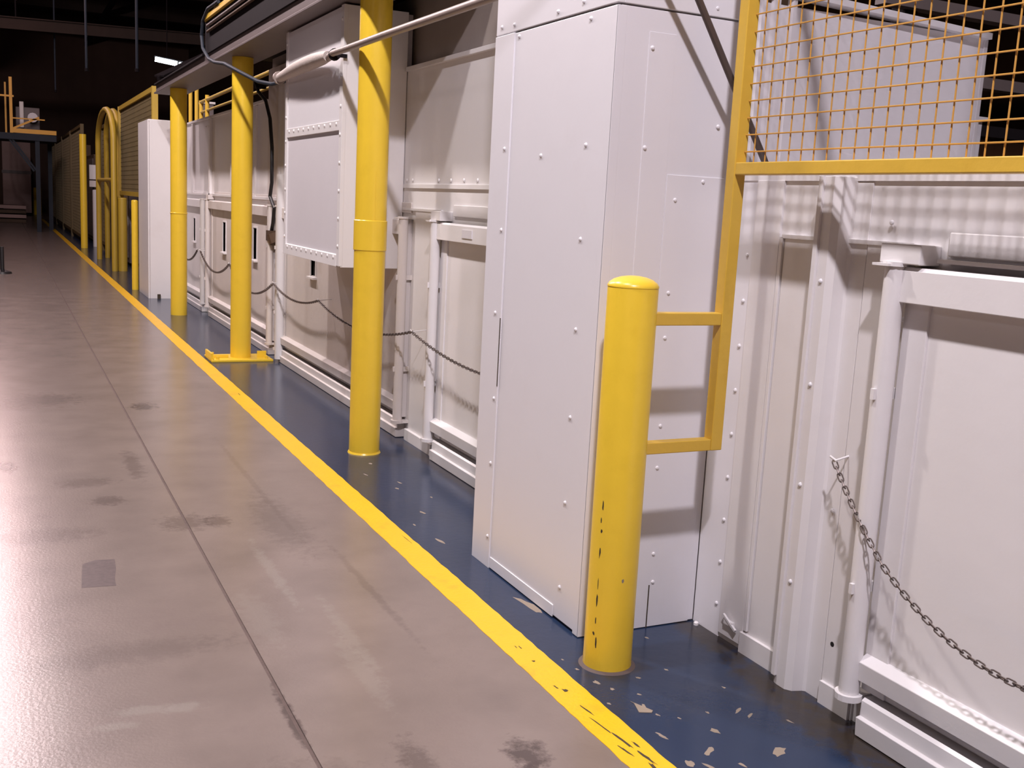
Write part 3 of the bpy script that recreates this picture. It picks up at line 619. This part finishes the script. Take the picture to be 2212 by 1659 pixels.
# ---------------- raised platform far left
py = 34.0
t = thing('raised_platform', 'raised platform with yellow rails and a diagonal brace, far left', 'platform', (.9, py, 0))
part('deck_beam', B().box(-.25, 1.55, py, py+2.2, 2.62, 2.80), BLUEP, t)
part('toe_board', B().box(.33, 1.55, py-.03, py, 2.81, 2.93), ORY, t)
part('post', B().box(.33, .41, py-.04, py+.04, 2.80, 4.35), ORY, t)
part('post', B().box(.22, .27, py+1.9, py+1.98, 2.80, 4.35), ORY, t)
part('mid_rail', B().box(.41, 1.25, py-.025, py+.025, 3.20, 3.235), ORY, t)
part('diagonal', B().beam((.42, py, 2.93), (1.10, py, 3.28), .05, .055), ORY, t)
part('top_rail', B().box(.05, .45, py-.02, py+.03, 3.80, 3.85), ORY, t)
part('knee_brace', B().beam((.36, py+.1, 2.66), (1.02, py+.1, 1.75), .06, .05), BLUEP, t)
part('knee_brace', B().beam((.28, py+.1, 2.66), (.94, py+.1, 1.75), .06, .05), BLUEP, t)
part('leg', B().box(.98, 1.10, py+.05, py+.17, 0, 2.62), BLUEP, t)
part('leg', B().box(1.38, 1.50, py+1.9, py+2.02, 0, 2.62), BLUEP, t)
t = thing('platform_machine', 'grey machine body standing on the raised platform far left', 'machine', (.9, py+1.2, 2.8))
part('body', B().box(.50, 1.15, py+.9, py+1.6, 2.80, 3.60), MAUVE, t, .02)
part('hopper', B().box(.60, .72, py+.8, py+.9, 3.0, 3.75), WHITE2, t, .02); part('motor', B().tube([(.95, py+.9, 3.3), (.95, py+.6, 3.3)], .14, 12), PANEW, t, smooth=True)
t = thing('storage_crate', 'dusty pink crate under the far left platform', 'crate', (.5, 44, 0))
part('body', B().box(.15, 1.25, 50, 52, .12, 3.1), PINKM, t, .02); part('upper_band', B().box(.13, 1.27, 49.97, 50, 1.75, 1.88), MAUVE, t); part('skid', B().box(.2, 1.2, 50.1, 51.9, 0, .12), DARK, t)
t = thing('pallet_stack', 'dark red stack low on the floor at the far left end', 'pallets', (.3, 42, 0))
for k in range(4): part('pallet', B().box(-.1, .85, 41.2, 42.3, .16*k, .16*k+.12), PINKM if k % 2 else BROWN, t, .01)
t = thing('floor_stand', 'small black stand on the floor at the left edge', 'stand', (.02, 18.4, 0))
part('base', B().lathe(.015, 18.4, [(.14, 0), (.13, .03), (.03, .06)], 20), BLACKR, t, smooth=True); part('stem', B().tube([(.015, 18.4, .05), (.015, 18.4, .42)], .03, 10), BLACKR, t, smooth=True)

# ---------------- dark plant behind the low roof at right
t = thing('storage_rack', 'dark steel shelving seen through the wire mesh at the right', 'rack', (5.2, 4.6, 0))
for x in (4.4, 5.6, 7.0): part('upright', B().box(x, x+.09, 4.40, 4.50, 0, 4.2), DARK, t)
for z in (1.72, 1.98, 2.24, 2.6, 3.0, 3.4): part('shelf_beam', B().box(4.2, 7.6, 4.34, 4.42, z, z+.06), MAUVE if z in (2.24, 2.6) else DARK, t)
for z in (1.72, 2.24, 3.0): part('shelf', B().box(4.2, 7.6, 4.42, 5.4, z, z+.03), BROWN, t)
part('back_sheet', B().box(4.2, 7.6, 5.4, 5.43, 0, 4.2), BROWN, t)
t = thing('cardboard_box', 'brown cardboard box on the rack shelf seen through the mesh', 'box', (5.2, 4.6, 1.75))
part('carton', B().box(5.02, 5.55, 4.46, 4.9, 1.752, 1.975), TAN, t, .004); part('tape', B().box(5.02, 5.55, 4.455, 4.46, 1.85, 1.875), CHIP, t)
t = thing('grey_duct', 'short pale grey upright duct beside the sheet panel, behind the mesh', 'duct', (4.85, 4.0, 1.0))
part('duct', B().box(4.58, 4.68, 4.05, 4.2, 1.2, 2.02), PANEW, t, .004); part('duct_flange', B().box(4.56, 4.70, 4.03, 4.22, 2.02, 2.04), PANEW, t); part('duct_foot', B().box(4.60, 4.66, 4.07, 4.18, 0, 1.2), DARK, t)

# ---------------- strip lamp in the distance, overhead steel and aisle lamps
EM = bpy.data.materials.new('lamp_glow'); EM.use_nodes = True; nb = EM.node_tree.nodes['Principled BSDF']
nb.inputs['Emission Color'].default_value = (.85, .93, 1, 1); nb.inputs['Emission Strength'].default_value = 14
t = thing('strip_lamp', 'white glowing strip lamp high in the dark roof space', 'lamp', (4.1, 30, 4.8))
part('tube', B().beam((3.80, 30, 4.80), (4.36, 30, 4.735), .06, .115), EM, t); part('tube', B().beam((4.40, 30, 4.73), (4.53, 30, 4.715), .06, .10), EM, t)
part('reflector', B().beam((3.78, 30.02, 4.885), (4.56, 30.02, 4.80), .22, .03), DARK, t)
part('hanger', B().tube([(4.1, 30, 4.85), (4.1, 30, 9.0)], .012, 6), DARK, t); part('end_cap', B().beam((4.365, 30, 4.73), (4.395, 30, 4.728), .08, .13), DARK, t)
# overhead pipes and girders in the dark
for (x, y, r, l) in [(1.9, 27, .05, 'thin drop pipe hanging in the dark, nearer of two'), (1.55, 34, .045, 'thin drop pipe hanging in the dark above the platform'), (2.9, 26, .06, 'drop pipe hanging in the dark nearer the strip lamp')]:
    t = thing('drop_pipe', l, 'pipe', (x, y, 4), 'drop pipes hanging from the dark roof'); part('pipe', B().tube([(x, y, 4.1), (x, y, 9.0)], r*.55, 10), BLUEP, t, smooth=True); part('nozzle', B().tube([(x, y, 4.03), (x, y, 4.1)], r*.8, 10), DARK, t, smooth=True)
for (p, q, wd, mt, l) in [((3.4, 17.5, 3.9), (7.6, 20, 3.3), .22, BROWN, 'brown girder in the dark just right of the strip lamp'), ((2.6, 20, 3.3), (6.5, 24, 5.6), .20, DARK, 'dark slanting girder behind the strip lamp'),
                       ((-3.0, 33, 5.6), (8.8, 33, 5.9), .3, CEIL, 'dark level girder crossing the hall above the strip lamp')]:
    t = thing('girder', l, 'girder', p); part('web', B().beam(p, q, wd*.3, wd), mt, t); part('hanger', B().tube([Vector(p).lerp(Vector(q), .3), Vector((Vector(p).lerp(Vector(q), .3).x, Vector(p).lerp(Vector(q), .3).y, 9.0))], .02, 6), DARK, t); part('flange', B().beam(Vector(p)+Vector((0, 0, wd*.5)), Vector(q)+Vector((0, 0, wd*.5)), wd, .03), mt, t)
labs = ['high bay lamp over the front bollard', 'high bay lamp over the near boxed column', 'high bay lamp over the hanging cabinet', 'high bay lamp over the base-plate column', 'high bay lamp over the pink-lit boxed column',
        'high bay lamp over the thick dull bollard', 'high bay lamp over the arched rails', 'high bay lamp over the slim far column', 'farthest high bay lamp over the aisle']
for (y, e, col), l in zip(AISLE, labs):
    t = thing('high_bay_lamp', l, 'lamp', (LAMP_X, y, LAMP_Z), 'high bay lamps in a row over the aisle')
    part('gear_box', B().lathe(LAMP_X, y, [(.10, LAMP_Z+.42), (.10, LAMP_Z+.62)], 20), DARK, t, smooth=True)
    part('stem', B().tube([(LAMP_X, y, LAMP_Z+.62), (LAMP_X, y, 9.0)], .015, 8), DARK, t)
    b = B(); seg = 24; prof = [(.10, .42), (.16, .34), (.24, .20), (.28, .06)]
    for (r, z) in prof: b.v += [(LAMP_X+r*math.cos(2*math.pi*j/seg), y+r*math.sin(2*math.pi*j/seg), LAMP_Z+z) for j in range(seg)]
    for i in range(3): b.f += [(i*seg+j, i*seg+(j+1) % seg, (i+1)*seg+(j+1) % seg, (i+1)*seg+j) for j in range(seg)]
    o = part('reflector', b, MAUVE, t, smooth=True); sm = o.modifiers.new('wall', 'SOLIDIFY'); sm.thickness = .006
    lo = lamp(LAMP_X, y, LAMP_Z-.02, e, col, .13); lo.parent = t; lo.location = (0, 0, -.02)
for (x, y, e, col) in FILL: lamp(x, y, 6.6, e, col, .45)
